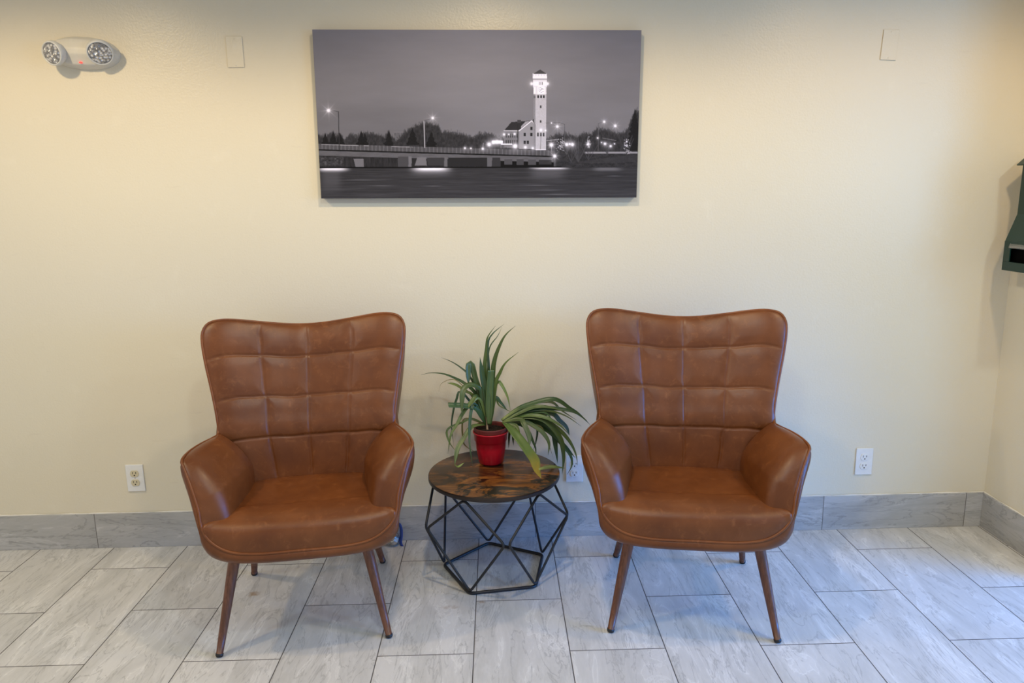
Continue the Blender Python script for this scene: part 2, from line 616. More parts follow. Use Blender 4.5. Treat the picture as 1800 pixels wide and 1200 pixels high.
LEAVES=[([[0.055,-0.172,0.553],[0.051,-0.176,0.682],[0.045,-0.179,0.772],[0.053,-0.183,0.855],[0.059,-0.186,0.899],[0.089,-0.19,0.943]],0.0156,1,0,0),
([[0.058,-0.162,0.549],[0.058,-0.154,0.766],[0.058,-0.146,0.864],[0.075,-0.138,0.901],[0.122,-0.13,0.939]],0.0104,1,1,0),
([[0.057,-0.172,0.553],[0.056,-0.169,0.758],[0.063,-0.166,0.851],[0.096,-0.163,0.899],[0.113,-0.16,0.934]],0.0073,1,0,0),
([[0.06,-0.172,0.553],[0.074,-0.178,0.743],[0.084,-0.183,0.811],[0.106,-0.189,0.872],[0.128,-0.194,0.91],[0.163,-0.2,0.943]],0.0177,1,0,0),
([[0.061,-0.172,0.553],[0.082,-0.184,0.706],[0.104,-0.196,0.764],[0.126,-0.208,0.805],[0.172,-0.22,0.847]],0.0167,1,0,0),
([[0.054,-0.182,0.556],[0.051,-0.185,0.662],[0.034,-0.187,0.758],[0.028,-0.19,0.824]],0.0208,0.7,1,0),
([[0.056,-0.187,0.558],[0.06,-0.188,0.685],[0.067,-0.19,0.774]],0.0229,0,0,0),
([[0.062,-0.172,0.553],[0.075,-0.166,0.678],[0.077,-0.16,0.767]],0.0125,0,1,0),
([[0.051,-0.172,0.553],[0.024,-0.18,0.683],[0.01,-0.187,0.736],[-0.003,-0.195,0.796],[-0.017,-0.202,0.794],[-0.018,-0.21,0.726]],0.0177,0.2,0,0),
([[0.05,-0.172,0.553],[0.016,-0.162,0.679],[-0.016,-0.151,0.744],[-0.043,-0.141,0.77],[-0.081,-0.13,0.794],[-0.124,-0.12,0.811]],0.0078,1,1,0),
([[0.049,-0.172,0.553],[0.01,-0.168,0.669],[-0.032,-0.165,0.714],[-0.07,-0.161,0.736],[-0.113,-0.157,0.753],[-0.162,-0.154,0.758],[-0.2,-0.15,0.75]],0.0125,1,1,0),
([[0.049,-0.172,0.553],[0.005,-0.176,0.66],[-0.032,-0.181,0.691],[-0.064,-0.185,0.715],[-0.098,-0.19,0.727]],0.0115,0.2,2,0),
([[0.05,-0.172,0.553],[0.032,-0.188,0.68],[0.012,-0.205,0.713],[-0.014,-0.221,0.724],[-0.035,-0.237,0.711],[-0.041,-0.254,0.672],[-0.042,-0.27,0.622]],0.0187,0.5,0,0),
([[0.047,-0.172,0.553],[0.01,-0.198,0.622],[-0.032,-0.224,0.644],[-0.093,-0.25,0.656]],0.0187,0,1,0),
([[0.047,-0.172,0.553],[0.016,-0.19,0.67],[-0.005,-0.208,0.658],[-0.038,-0.226,0.62],[-0.065,-0.244,0.576],[-0.086,-0.262,0.544],[-0.098,-0.28,0.478]],0.0146,1,0,0),
([[0.045,-0.172,0.553],[-0.008,-0.18,0.58],[-0.046,-0.188,0.569],[-0.09,-0.196,0.555],[-0.106,-0.204,0.536],[-0.096,-0.212,0.498],[-0.075,-0.22,0.469]],0.0068,0.5,2,0),
([[0.045,-0.172,0.553],[-0.008,-0.204,0.556],[-0.04,-0.236,0.522],[-0.064,-0.268,0.489],[-0.074,-0.3,0.44]],0.0141,0.4,2,0),
([[-0.072,-0.33,0.453],[-0.06,-0.315,0.439],[-0.037,-0.3,0.45]],0.0073,1,2,0),
([[0.047,-0.172,0.553],[0.005,-0.198,0.644],[-0.011,-0.223,0.618],[-0.018,-0.249,0.543],[-0.016,-0.274,0.496],[-0.006,-0.3,0.427]],0.0099,1,1,0),
([[0.042,-0.172,0.553],[-0.039,-0.164,0.575],[-0.047,-0.156,0.489],[-0.035,-0.148,0.457],[0.003,-0.14,0.43]],0.0052,0.5,3,0),
([[0.047,-0.172,0.553],[-0.043,-0.178,0.684],[-0.066,-0.183,0.658],[-0.08,-0.189,0.61],[-0.087,-0.194,0.555],[-0.081,-0.2,0.482]],0.0078,1,1,0),
([[0.061,-0.172,0.553],[0.076,-0.178,0.682],[0.093,-0.183,0.725],[0.109,-0.189,0.712],[0.129,-0.194,0.668],[0.139,-0.2,0.614]],0.0125,1,2,0),
([[0.062,-0.172,0.553],[0.081,-0.165,0.655],[0.102,-0.157,0.636],[0.129,-0.15,0.599]],0.0104,0.6,1,0),
([[0.047,-0.172,0.553],[0.004,-0.159,0.644],[-0.066,-0.146,0.724],[-0.121,-0.133,0.713],[-0.137,-0.12,0.676]],0.0036,1,3,0),
([[0.058,-0.152,0.546],[0.08,-0.144,0.649],[0.096,-0.136,0.618],[0.135,-0.128,0.592],[0.151,-0.12,0.572]],0.0063,1,2,0),
([[0.05,-0.172,0.553],[0.032,-0.188,0.641],[0.016,-0.204,0.668],[-0.005,-0.22,0.651]],0.0083,0.6,2,0),
([[0.051,-0.162,0.55],[0.036,-0.155,0.642],[0.01,-0.147,0.697],[-0.017,-0.14,0.713]],0.0104,0.8,1,0),
([[0.104,-0.17,0.569],[0.164,-0.169,0.609],[0.219,-0.167,0.63],[0.292,-0.166,0.647],[0.329,-0.164,0.638],[0.365,-0.163,0.611],[0.402,-0.161,0.586],[0.447,-0.16,0.541]],0.0174,1,1,1),
([[0.104,-0.17,0.569],[0.167,-0.16,0.603],[0.238,-0.15,0.629],[0.301,-0.14,0.626],[0.339,-0.13,0.59],[0.399,-0.12,0.547]],0.0156,1,0,1),
([[0.108,-0.17,0.567],[0.182,-0.175,0.603],[0.254,-0.18,0.616],[0.327,-0.185,0.614],[0.381,-0.19,0.603],[0.42,-0.195,0.577],[0.443,-0.2,0.552]],0.0146,1,1,1),
([[0.108,-0.17,0.567],[0.189,-0.165,0.592],[0.274,-0.16,0.6],[0.348,-0.155,0.578],[0.415,-0.15,0.531]],0.0111,1,0,1),
([[0.108,-0.17,0.565],[0.199,-0.18,0.585],[0.271,-0.19,0.568],[0.325,-0.2,0.501],[0.339,-0.21,0.432],[0.333,-0.22,0.363]],0.0222,0.8,0,1),
([[0.108,-0.17,0.565],[0.189,-0.175,0.58],[0.261,-0.18,0.569],[0.319,-0.185,0.535],[0.362,-0.19,0.489],[0.388,-0.195,0.437],[0.396,-0.2,0.39]],0.016,1,0,1),
([[0.108,-0.17,0.565],[0.2,-0.156,0.574],[0.293,-0.142,0.583],[0.331,-0.128,0.547],[0.359,-0.114,0.514],[0.373,-0.1,0.478]],0.0201,0.3,1,1),
([[0.108,-0.17,0.565],[0.181,-0.182,0.571],[0.238,-0.194,0.543],[0.266,-0.206,0.52],[0.284,-0.218,0.486],[0.279,-0.23,0.445]],0.0146,0.7,0,1),
([[0.108,-0.17,0.565],[0.173,-0.192,0.578],[0.19,-0.215,0.563],[0.207,-0.237,0.521],[0.205,-0.26,0.484]],0.0167,0.6,0,1),
([[0.112,-0.17,0.561],[0.143,-0.212,0.54],[0.177,-0.253,0.508],[0.204,-0.295,0.481],[0.223,-0.337,0.463],[0.23,-0.378,0.443],[0.241,-0.42,0.428]],0.0292,0.5,4,1),
([[0.108,-0.17,0.565],[0.155,-0.187,0.554],[0.169,-0.203,0.537],[0.173,-0.22,0.523]],0.0125,0.7,2,1),
([[0.115,-0.17,0.561],[0.2,-0.163,0.561],[0.24,-0.155,0.527],[0.237,-0.147,0.47],[0.225,-0.14,0.432]],0.009,1,1,1),
([[0.108,-0.17,0.565],[0.255,-0.165,0.553],[0.303,-0.16,0.511],[0.314,-0.155,0.451],[0.322,-0.15,0.379]],0.0208,0.8,1,1),
([[0.108,-0.17,0.565],[0.218,-0.17,0.555],[0.291,-0.17,0.515],[0.342,-0.17,0.46],[0.372,-0.17,0.416],[0.376,-0.17,0.377],[0.357,-0.17,0.34]],0.0174,1,1,1),
([[0.292,-0.16,0.512],[0.35,-0.165,0.456],[0.39,-0.17,0.408]],0.0118,1,1,1),
([[0.233,-0.4,0.455],[0.275,-0.385,0.457],[0.331,-0.37,0.446]],0.0125,1,0,1),
([[0.119,-0.17,0.561],[0.135,-0.16,0.531],[0.133,-0.15,0.489],[0.13,-0.14,0.442]],0.009,1,1,1),
([[0.126,-0.17,0.557],[0.148,-0.163,0.524],[0.148,-0.157,0.491],[0.149,-0.15,0.457]],0.009,1,1,1),
([[0.115,-0.17,0.561],[0.192,-0.172,0.541],[0.228,-0.175,0.472],[0.235,-0.177,0.442],[0.232,-0.18,0.419]],0.0111,1,1,1),
([[0.115,-0.17,0.561],[0.239,-0.178,0.549],[0.268,-0.185,0.521],[0.289,-0.193,0.461],[0.301,-0.2,0.421]],0.0049,1,3,1),
([[0.115,-0.17,0.565],[0.218,-0.178,0.596],[0.268,-0.185,0.6],[0.29,-0.192,0.583],[0.296,-0.2,0.563]],0.0118,0.8,1,1),
([[0.115,-0.17,0.565],[0.167,-0.178,0.597],[0.239,-0.185,0.624],[0.311,-0.192,0.617],[0.354,-0.2,0.599]],0.0139,1,0,1),
([[0.115,-0.17,0.565],[0.199,-0.183,0.59],[0.268,-0.195,0.585],[0.325,-0.208,0.557],[0.36,-0.22,0.523]],0.0139,1,0,1)]

# ------------------------------------------------------------------ the room
RX = 2.15          # face of the right-hand wall
bm = bmesh.new()
add_box(bm, -3.4, 5.6, -5.0, 0.12, -0.1, 0.0)
tag(bm_obj('floor', bm, M['floor']), kind='structure')
bm = bmesh.new()
add_box(bm, -3.4, 5.6, 0.0, 0.12, 0.0, 2.6)
tag(bm_obj('wall_back', bm, M['wall']), kind='structure')
bm = bmesh.new()
add_box(bm, RX, RX + 0.13, -0.49, 0.0, 0.0, 2.6)
tag(bm_obj('wall_right', bm, M['wall']), kind='structure')
bm = bmesh.new()
add_box(bm, -3.4, 5.6, -5.0, 0.12, 2.6, 2.7)
tag(bm_obj('ceiling', bm, M['ceil']), kind='structure')


def wavy_strip(along, a0, a1, x, y, z, parent):
    """a bead of caulk with an uneven lower and upper edge"""
    n = int((a1 - a0) / 0.012)
    V = []
    ph = random.random() * 9
    for i in range(n):
        a = a0 + (a1 - a0) * i / (n - 1)
        r = 0.0026 + 0.0014 * math.sin(a * 31 + ph) * math.sin(a * 13.3) + random.uniform(-.0004, .0004)
        for k in range(6):
            t = 2 * math.pi * k / 6
            p = (x + a, y + r * math.cos(t), z + r * math.sin(t)) if along == 'x' else (x + r * math.cos(t), y + a, z + r * math.sin(t))
            V.append(p)
    F = grid_faces(n, 6, False, True)
    return mesh_obj('caulk_line', V, F, M['caulk'], parent)


bm = bmesh.new()
add_box(bm, -3.4, RX, -0.010, 0.0, 0.0, 0.152, 0.0015)
bb = tag(bm_obj('baseboard_back', bm, M['base_x']), kind='structure')
wavy_strip('x', -3.3, RX, 0, -0.004, 0.153, bb)
bm = bmesh.new()
add_box(bm, RX - 0.010, RX, -0.49, -0.010, 0.0, 0.152, 0.0015)
br = tag(bm_obj('baseboard_right', bm, M['base_y']), kind='structure')
wavy_strip('y', -0.49, -0.01, RX - 0.004, 0, 0.153, br)

# ------------------------------------------------------------------ armchair
RIM_H = [  # right half of the upholstery edge, from the middle of the seat front round to the middle of the back top
    (0, -.335, .373), (.13, -.333, .373), (.213, -.325, .385), (.267, -.312, .419), (.290, -.299, .462),
    (.297, -.286, .510), (.319, -.256, .575), (.340, -.226, .618), (.351, -.204, .640), (.344, -.150, .647),
    (.328, -.075, .645), (.306, .015, .637), (.298, .052, .640), (.302, .072, .690), (.318, .105, .775),
    (.336, .135, .860), (.347, .160, .930), (.346, .175, .970), (.328, .187, .997), (.290, .195, 1.006),
    (.240, .205, 1.003), (.150, .225, .987), (.070, .237, .975), (0, .240, .971)]
BASE_H = [(0, -.262), (.10, -.260), (.17, -.252), (.212, -.235), (.232, -.212), (.238, -.19), (.243, -.16), (.246, -.13),
          (.247, -.11), (.248, -.08), (.247, -.03), (.245, .02), (.242, .04), (.236, .06), (.226, .085), (.212, .105),
          (.196, .115), (.18, .125), (.165, .13), (.145, .135), (.12, .14), (.08, .142), (.035, .143), (0, .143)]
BULGE = [.018, .017, .015, .014, .014, .020, .016, .013, .012, .012, .013, .018, .026, .034, .040, .044, .046, .048, .050,
         .050, .050, .050, .052, .052]


def full(h):
    r = np.asarray(h, float)
    l = r[1:-1][::-1].copy()
    l[:, 0] *= -1
    return np.vstack([r, l])


NR = 240
ctrl = np.hstack([full(RIM_H), np.hstack([full(BASE_H)]), ])
bl = np.array(BULGE)
ctrl = np.hstack([ctrl, np.concatenate([bl, bl[1:-1][::-1]])[:, None]])
LOOP = crom(ctrl, NR, closed=True)      # columns: rim xyz, base xy, bulge
RIM = LOOP[:, :3]


def rim_part(i0, i1, n):
    return crom(RIM_H[i0:i1 + 1], n)


def make_armchair():
    root = empty('armchair')
    # outer shell
    nv = 26
    V = []
    ZB = 0.322
    for q in LOOP:
        rim, bx, by, b = q[:3], q[3], q[4], q[5]
        wb = min(1.0, max(0.0, (q[1] - .0) / .07)) if q[2] > .6 else 0.0
        out = np.array([q[0] * (1 - .93 * wb), q[1]])
        out = out / (np.linalg.norm(out) + 1e-9)
        for j in range(nv):
            v = j / (nv - 1)
            zz = rim[2] + (ZB - rim[2]) * (1 - (1 - v)**1.35) if rim[2] < .47 else rim[2] + (ZB - rim[2]) * v
            h = v**1.5 if rim[2] >= .47 else v**2.4
            k = b * math.sin(math.pi * min(1, v**0.55)) if rim[2] >= .47 else b * 0.75 * math.sin(math.pi * v**0.8)
            x = rim[0] + (bx - rim[0]) * h + out[0] * k
            y = rim[1] + (by - rim[1]) * h + out[1] * k
            V.append((x, y, zz))
    F = grid_faces(NR, nv, True, False)
    c = len(V)
    V.append((0, -.05, ZB))
    for i in range(NR):
        F.append((i * nv + nv - 1, ((i + 1) % NR) * nv + nv - 1, c))
    recalc(mesh_obj('outer_shell', V, F, M['leather'], root))

    # piping round the whole edge
    V, F = tube_geo([tuple(p) for p in RIM], 0.0046, 8, closed=True)
    mesh_obj('piping', V, F, M['piping'], root)

    # quilted inner back: Coons patch
    N, Q = 141, 141
    top = np.vstack([(lambda a: a * [-1, 1, 1])(rim_part(18, 23, 71)), rim_part(18, 23, 71)[::-1][1:]])
    side_ctrl = [(.245, .030, .420), (.266, .038, .500), (.284, .046, .580)] + [tuple(p) for p in RIM_H[12:19]]
    right = crom(side_ctrl, Q)
    left = right * [-1, 1, 1]
    bs = np.linspace(-1, 1, N)
    bot = np.stack([.245 * bs, .075 - .045 * bs**2, np.full(N, .420)], 1)
    # parametrise rim runs by height / width
    tz = np.linspace(0, 1, Q)
    zt = .420 + (.997 - .420) * tz
    right = np.stack([np.interp(zt, right[:, 2], right[:, k]) for k in range(3)], 1)
    left = right * [-1, 1, 1]
    xs = np.linspace(-.328, .328, N)
    top = np.stack([np.interp(xs, top[:, 0], top[:, k]) for k in range(3)], 1)
    s = np.linspace(0, 1, N)[:, None, None]
    t = tz[None, :, None]
    Pn = ((1 - t) * bot[:, None, :] + t * top[:, None, :] + (1 - s) * left[None] + s * right[None]
          - ((1 - s) * (1 - t) * bot[0] + s * (1 - t) * bot[-1] + (1 - s) * t * top[0] + s * t * top[-1]))
    du = np.gradient(Pn, axis=0)
    dv = np.gradient(Pn, axis=1)
    nrm = np.cross(du, dv)
    nrm /= np.linalg.norm(nrm, axis=2, keepdims=True) + 1e-9
    if nrm[N // 2, Q // 2, 1] > 0:
        nrm = -nrm
    sx = np.linspace(-1, 1, N)[:, None]
    wd = .32
    SE = (-.47, 0.0, .47)
    TE = (.33, .562, .803)
    amp = np.ones((N, Q)) * 0.017
    edge = np.minimum(1 - np.abs(sx), 1)
    e1 = np.clip(edge * wd / .085, 0, 1)
    e2 = np.clip((1 - tz[None, :]) *   .55 / .06, 0, 1)
    amp = amp * np.sqrt(1 - (1 - e1)**2) * np.sqrt(1 - (1 - e2)**2)
    groove = np.zeros((N, Q))
    wob = 0.004 * np.sin(tz * 17)[None, :] + 0.003 * np.sin(tz * 37 + 1)[None, :]
    for a in SE:
        dd = np.abs(sx - a - wob) * wd
        g = .60 * np.exp(-(dd / .0032)**2) + .50 * np.exp(-(dd / .020)**2)
        fade = np.clip((tz[None, :] - .02) / .1, .5, 1) * np.clip((1 - tz[None, :]) / .08, 0, 1)
        groove = np.maximum(groove, g * fade)
    wob2 = 0.002 * np.sin(sx * 9) + 0.0015 * np.sin(sx * 17 + 2) - .012 * sx**2
    for b in TE:
        dd = np.abs(tz[None, :] - b - wob2) * .56
        g = .70 * np.exp(-(dd / .0032)**2) + .55 * np.exp(-(dd / .022)**2)
        groove = np.maximum(groove, g * np.clip((1 - np.abs(sx)) / .1, 0.15, 1))
    disp = amp - 0.0065 * groove * np.clip(amp / .012, 0, 1)
    Pn = Pn + nrm * disp[:, :, None]
    V = Pn.reshape(-1, 3)
    bk = mesh_obj('inner_back', V, grid_faces(N, Q), M['leather'], root)
    recalc(bk)

    # arm pads
    for sgn in (1, -1):
        na, nb = 61, 49
        a_ = np.linspace(0, 1, na)[:, None, None]
        b_ = np.linspace(0, 1, nb)[None, :, None]
        topc = rim_part(8, 12, na)
        front = rim_part(4, 8, nb)
        botc = crom([RIM_H[4], (.262, -.290, .454), (.224, -.276, .461), (.207, -.245, .464), (.200, -.15, .464), (.190, -.05, .460), (.190, .06, .45)], na)
        back = crom([botc[-1], (.194, .035, .52), (.212, .018, .57), (.244, .022, .610), (.274, .038, .630), RIM_H[12]], nb)
        S = ((1 - b_) * botc[:, None] + b_ * topc[:, None] + (1 - a_) * front[None] + a_ * back[None]
             - ((1 - a_) * (1 - b_) * botc[0] + a_ * (1 - b_) * botc[-1] + (1 - a_) * b_ * topc[0] + a_ * b_ * topc[-1]))
        du = np.gradient(S, axis=0)
        dv = np.gradient(S, axis=1)
        nr = np.cross(du, dv)
        nr /= np.linalg.norm(nr, axis=2, keepdims=True) + 1e-9
        if nr[na // 2, nb // 2, 0] > 0:
            nr = -nr
        A = np.linspace(0, 1, na)[:, None]
        B = np.linspace(0, 1, nb)[None, :]
        fa = np.sqrt(np.clip(1 - (1 - np.clip(A / .22, 0, 1))**2, 0, 1)) * np.clip((1 - A) / .25, 0, 1)**.6
        fb = np.sqrt(np.clip(1 - (1 - np.clip((1 - B) / .30, 0, 1))**2, 0, 1)) * np.clip(B / .40 + .08, 0, 1)
        S = S + nr * (0.020 * fa * fb)[:, :, None]
        S = S * [sgn, 1, 1]
        o = mesh_obj('arm_pad', S.reshape(-1, 3), grid_faces(na, nb), M['leather'], root)
        recalc(o)

    # seat cushion
    bd = [(0, -.335, .373), (.13, -.333, .373), (.213, -.325, .385), (.267, -.312, .419), (.288, -.296, .448),
          (.272, -.20, .43), (.262, -.08, .42), (.25, .03, .41), (.16, .085, .40), (0, .10, .40)]
    fl = np.asarray(bd)
    fl = np.vstack([fl, (fl[1:-1][::-1] * [-1, 1, 1])])
    nb_, nr_ = 200, 44
    B = crom(fl, nb_, closed=True)
    cen = np.array([0, -.10])
    V = []
    for p in B:
        for j in range(nr_):
            ph = math.pi / 2 * j / (nr_ - 1)
            g = math.sin(ph)**0.50
            h = math.cos(ph)**0.42 if j < nr_ - 1 else 0.0
            x = cen[0] + (p[0] - cen[0]) * g
            y = cen[1] + (p[1] - cen[1]) * g
            zt = .474 - .012 * math.exp(-((x / .16)**2 + ((y + .06) / .13)**2)) + .004 * (y < -.2)
            V.append((x, y, p[2] + (zt - p[2]) * h))
    o = mesh_obj('seat_cushion', V, grid_faces(nb_, nr_, True, False), M['leather_seat'], root)
    recalc(o)

    # legs
    for (tx, ty, fx, fy) in ((-.202, -.185, -.267, -.262), (.202, -.185, .267, -.262), (-.19, .075, -.245, .258), (.19, .075, .245, .258)):
        a, b = Vector((tx, ty, .325)), Vector((fx, fy, 0.0))
        d = b - a
        pts = [a + d * k for k in (0, .25, .5, .75, .968)]
        V, F = tube_geo(pts, [.0190, .0172, .0152, .0130, .0108], 20)
        lg = mesh_obj('leg', V, F, M['legwood'], root)
        prof = [a + d * k for k in (.962, .966, .985, .995, 1.0)]
        V, F = tube_geo(prof, [.0100, .0122, .0120, .0100, .0060], 20)
        mesh_obj('foot_cap', V, F, M['rubber'], lg)
    return root


ch = make_armchair()
ch.location = (-.561, -.477, 0)
ch.rotation_euler.z = math.radians(8.4)
tag(ch, 'brown leather wing armchair to the left of the round table, facing slightly right', 'armchair', 'pair of brown leather armchairs')
c2 = copy_tree(ch)
c2.location = (.740, -.484, 0)
c2.rotation_euler.z = math.radians(-8.8)
tag(c2, 'brown leather wing armchair to the right of the round table, facing slightly left', 'armchair', 'pair of brown leather armchairs')

for chair, dx in ((ch, -.021), (c2, .012)):
    for o in chair.children:
        if o.name.startswith('leg'):
            o.location.x = dx

# ------------------------------------------------------------------ side table
TX, TY = 0.072, -0.268
tb = empty('side_table', (TX, TY, 0))
tag(tb, 'round side table with rustic brown top and black geometric wire base', 'table')
R = 0.247
prof = [(0.0001, .400), (R - .004, .400), (R - .001, .3985)]
V, F = lathe_geo(prof[::-1], 96)
tt = mesh_obj('tabletop', V, F, M['tabletop'], tb)
recalc(tt)
V, F = lathe_geo([(R - .001, .3985), (R, .396), (R, .384), (R - .003, .381), (0.0001, .381)], 96)
eb = mesh_obj('edge_band', V, F, M['edge'], tt)
recalc(eb)


def pol(r, deg, z):
    return (r * math.cos(math.radians(deg)), r * math.sin(math.radians(deg)), z)


A0 = -45.5
geos = []
ring = [pol(.208, A0 + 72 * k, .006) for k in range(5)]


def rounded_loop(P, rad, n=5, closed=True):
    out = []
    m = len(P)
    for i in range(m):
        p = Vector(P[i])
        a = (Vector(P[i - 1]) - p).normalized()
        b = (Vector(P[(i + 1) % m]) - p).normalized()
        for k in range(n):
            t = k / (n - 1)
            q0, q2 = p + a * rad, p + b * rad
            out.append(tuple(q0 * (1 - t)**2 + p * 2 * t * (1 - t) + q2 * t * t))
    return out


V, F = tube_geo(rounded_loop(ring, .02), .006, 10, closed=True)
mesh_obj('base_ring', V, F, M['blackmetal'], tb)
for k in range(5):
    a = A0 + 72 * k
    base, topn = pol(.205, a, .012), pol(.228, a, .376)
    n1, n2 = pol(.279, a + 34.6, .238), pol(.279, a - 34.6, .238)
    V, F = tube_geo(rounded_loop([base, n1, topn, n2], .018), .0048, 10, closed=True)
    mesh_obj('wire_frame', V, F, M['blackmetal'], tb)

# ------------------------------------------------------------------ potted plant
PX, PY, PZ = .061, -.170, .400
pl = empty('potted_plant', (PX, PY, PZ))
tag(pl, 'potted plant with long green strap leaves in a red pot on the round table', 'plant')
V, F = lathe_geo([(.0001, .001), (.044, .001), (.048, .006), (.057, .060), (.060, .092), (.0635, .094), (.0655, .122), (.0685, .124),
                  (.0690, .128), (.0675, .129), (.064, .127), (.060, .09), (.0001, .085)], 64)
recalc(mesh_obj('pot', V, F, M['redpot'], pl))
V, F = lathe_geo([(.0615, .110), (.0630, .126), (.0650, .142), (.0655, .146), (.0635, .147), (.0615, .142), (.0595, .120)], 64)
recalc(mesh_obj('inner_pot', V, F, M['innerpot'], pl))
V, F = lathe_geo([(.0605, .130), (.045, .136), (.02, .139), (.0001, .140)], 48)
V = [(x, y, z + random.uniform(-.0025, .0025)) for x, y, z in V]
recalc(mesh_obj('soil', V, F, M['soil'], pl))
V, F = tube_geo([(-.012, -.012, .13), (-.013, -.013, .165), (-.016, -.012, .188)], [.0040, .0036, .0030], 10)
mesh_obj('dry_stem', V, F, M['stick'], pl)

LEAFC = [((.080, .135, .030), (.125, .185, .055)), ((.035, .080, .026), (.060, .12, .042)), ((.16, .23, .05), (.22, .29, .075)),
         ((.30, .25, .07), (.34, .29, .09)), ((.12, .20, .045), (.40, .30, .035))]
RL = np.random.default_rng(5)


def build_leaves(name, which):
    V, F, Cc = [], [], []
    for path, wid, tip, colr, sub in LEAVES:
        if sub != which:
            continue
        P = crom(path, 34)
        n = len(P)
        off = len(V)
        tw0 = RL.uniform(-.35, .35)
        tw1 = RL.uniform(-.6, .6)
        shade = RL.uniform(.55, 1.08)
        c0, c1 = np.array(LEAFC[colr][0]) * shade, np.array(LEAFC[colr][1]) * shade
        for i in range(n):
            t = i / (n - 1)
            tan = P[min(i + 1, n - 1)] - P[max(i - 1, 0)]
            tan /= np.linalg.norm(tan) + 1e-9
            view = np.array([.09517, -2.8785, 1.4258]) - P[i]
            view /= np.linalg.norm(view)
            # leaf blades mostly turn their faces up and outward
            face = view * .75 + np.array([0, -.1, .65])
            sd = np.cross(tan, face)
            sd /= np.linalg.norm(sd) + 1e-9
            nm = np.cross(sd, tan)
            a = tw0 + (tw1 - tw0) * t
            sd, nm = sd * math.cos(a) + nm * math.sin(a), nm * math.cos(a) - sd * math.sin(a)
            w = wid * 1.22 * min(1, .45 + t * 2.2)
            if tip > 0:
                e = max(0.0, (t - (1 - .55 * tip)) / (.55 * tip))
                w *= max(0.03, 1 - e**1.6)
            for q, lift in ((-.5, .16), (-.25, .05), (0, 0), (.25, .05), (.5, .16)):
                p = P[i] + sd * w * q + nm * w * lift
                V.append(tuple(p - np.array([PX, PY, PZ])))
                mixv = .35 + .65 * (1 - abs(q) * 2)
                if colr == 4:
                    mixv = min(1, max(0, (t - .55) * 3)) * (1 if q > -.3 else .4)
                cc = c0 + (c1 - c0) * mixv
                if which == 1 and t < .22 and colr != 4:
                    cc = cc + (np.array([.30, .36, .12]) - cc) * (1 - t / .22)
                if tip == 1 and t > .95:
                    cc = cc * .6 + np.array([.10, .06, .03]) * .4
                Cc.append((*cc, 1))
        F += [tuple(k + off for k in f) for f in grid_faces(n, 5)]
    o = mesh_obj(name, V, F, M['leaf'], pl)
    ca = o.data.color_attributes.new('ink', 'FLOAT_COLOR', 'POINT')
    ca.data.foreach_set('color', np.asarray(Cc, np.float32).ravel())
    s = o.modifiers.new('thickness', 'SOLIDIFY')
    s.thickness = .0007
    return o


build_leaves('upright_foliage', 0)
build_leaves('drooping_foliage', 1)

# ------------------------------------------------------------------ canvas picture
CX0, CX1, CZ0, CZ1, CYF = -.562, .637, 1.410, 2.011, -.035
INK = 1.22
cv = empty('canvas_picture', ((CX0 + CX1) / 2, 0, CZ0))
tag(cv, 'wide black and white canvas print of a lit tower and bridge at dusk', 'picture')
cv.rotation_euler.y = .0127
bm = bmesh.new()
cxh = (CX1 - CX0) / 2
add_box(bm, -cxh, cxh, CYF + .0006, -0.002, 0, CZ1 - CZ0, .002)
bm_obj('wrapped_edge', bm, M['canvasback'], cv)


def fbm(x, y, seed, octs=4):
    out = np.zeros_like(x)
    amp, tot = 1.0, 0.0
    for k in range(octs):
        r = np.random.default_rng(seed * 17 + k)
        tab = r.random((64, 64))
        xi, yi = np.floor(x).astype(int), np.floor(y).astype(int)
        fx, fy = x - xi, y - yi
        fx, fy = fx * fx * (3 - 2 * fx), fy * fy * (3 - 2 * fy)
        a, b = tab[xi % 64, yi % 64], tab[(xi + 1) % 64, yi % 64]
        c, d = tab[xi % 64, (yi + 1) % 64], tab[(xi + 1) % 64, (yi + 1) % 64]
        out += amp * ((a * (1 - fx) + b * fx) * (1 - fy) + (c * (1 - fx) + d * fx) * fy)
        tot += amp
        amp *= .55
        x, y = x * 2.03, y * 2.03
    return out / tot


def sst(v, a, b):
    t = np.clip((v - a) / (b - a), 0, 1)
    return t * t * (3 - 2 * t)


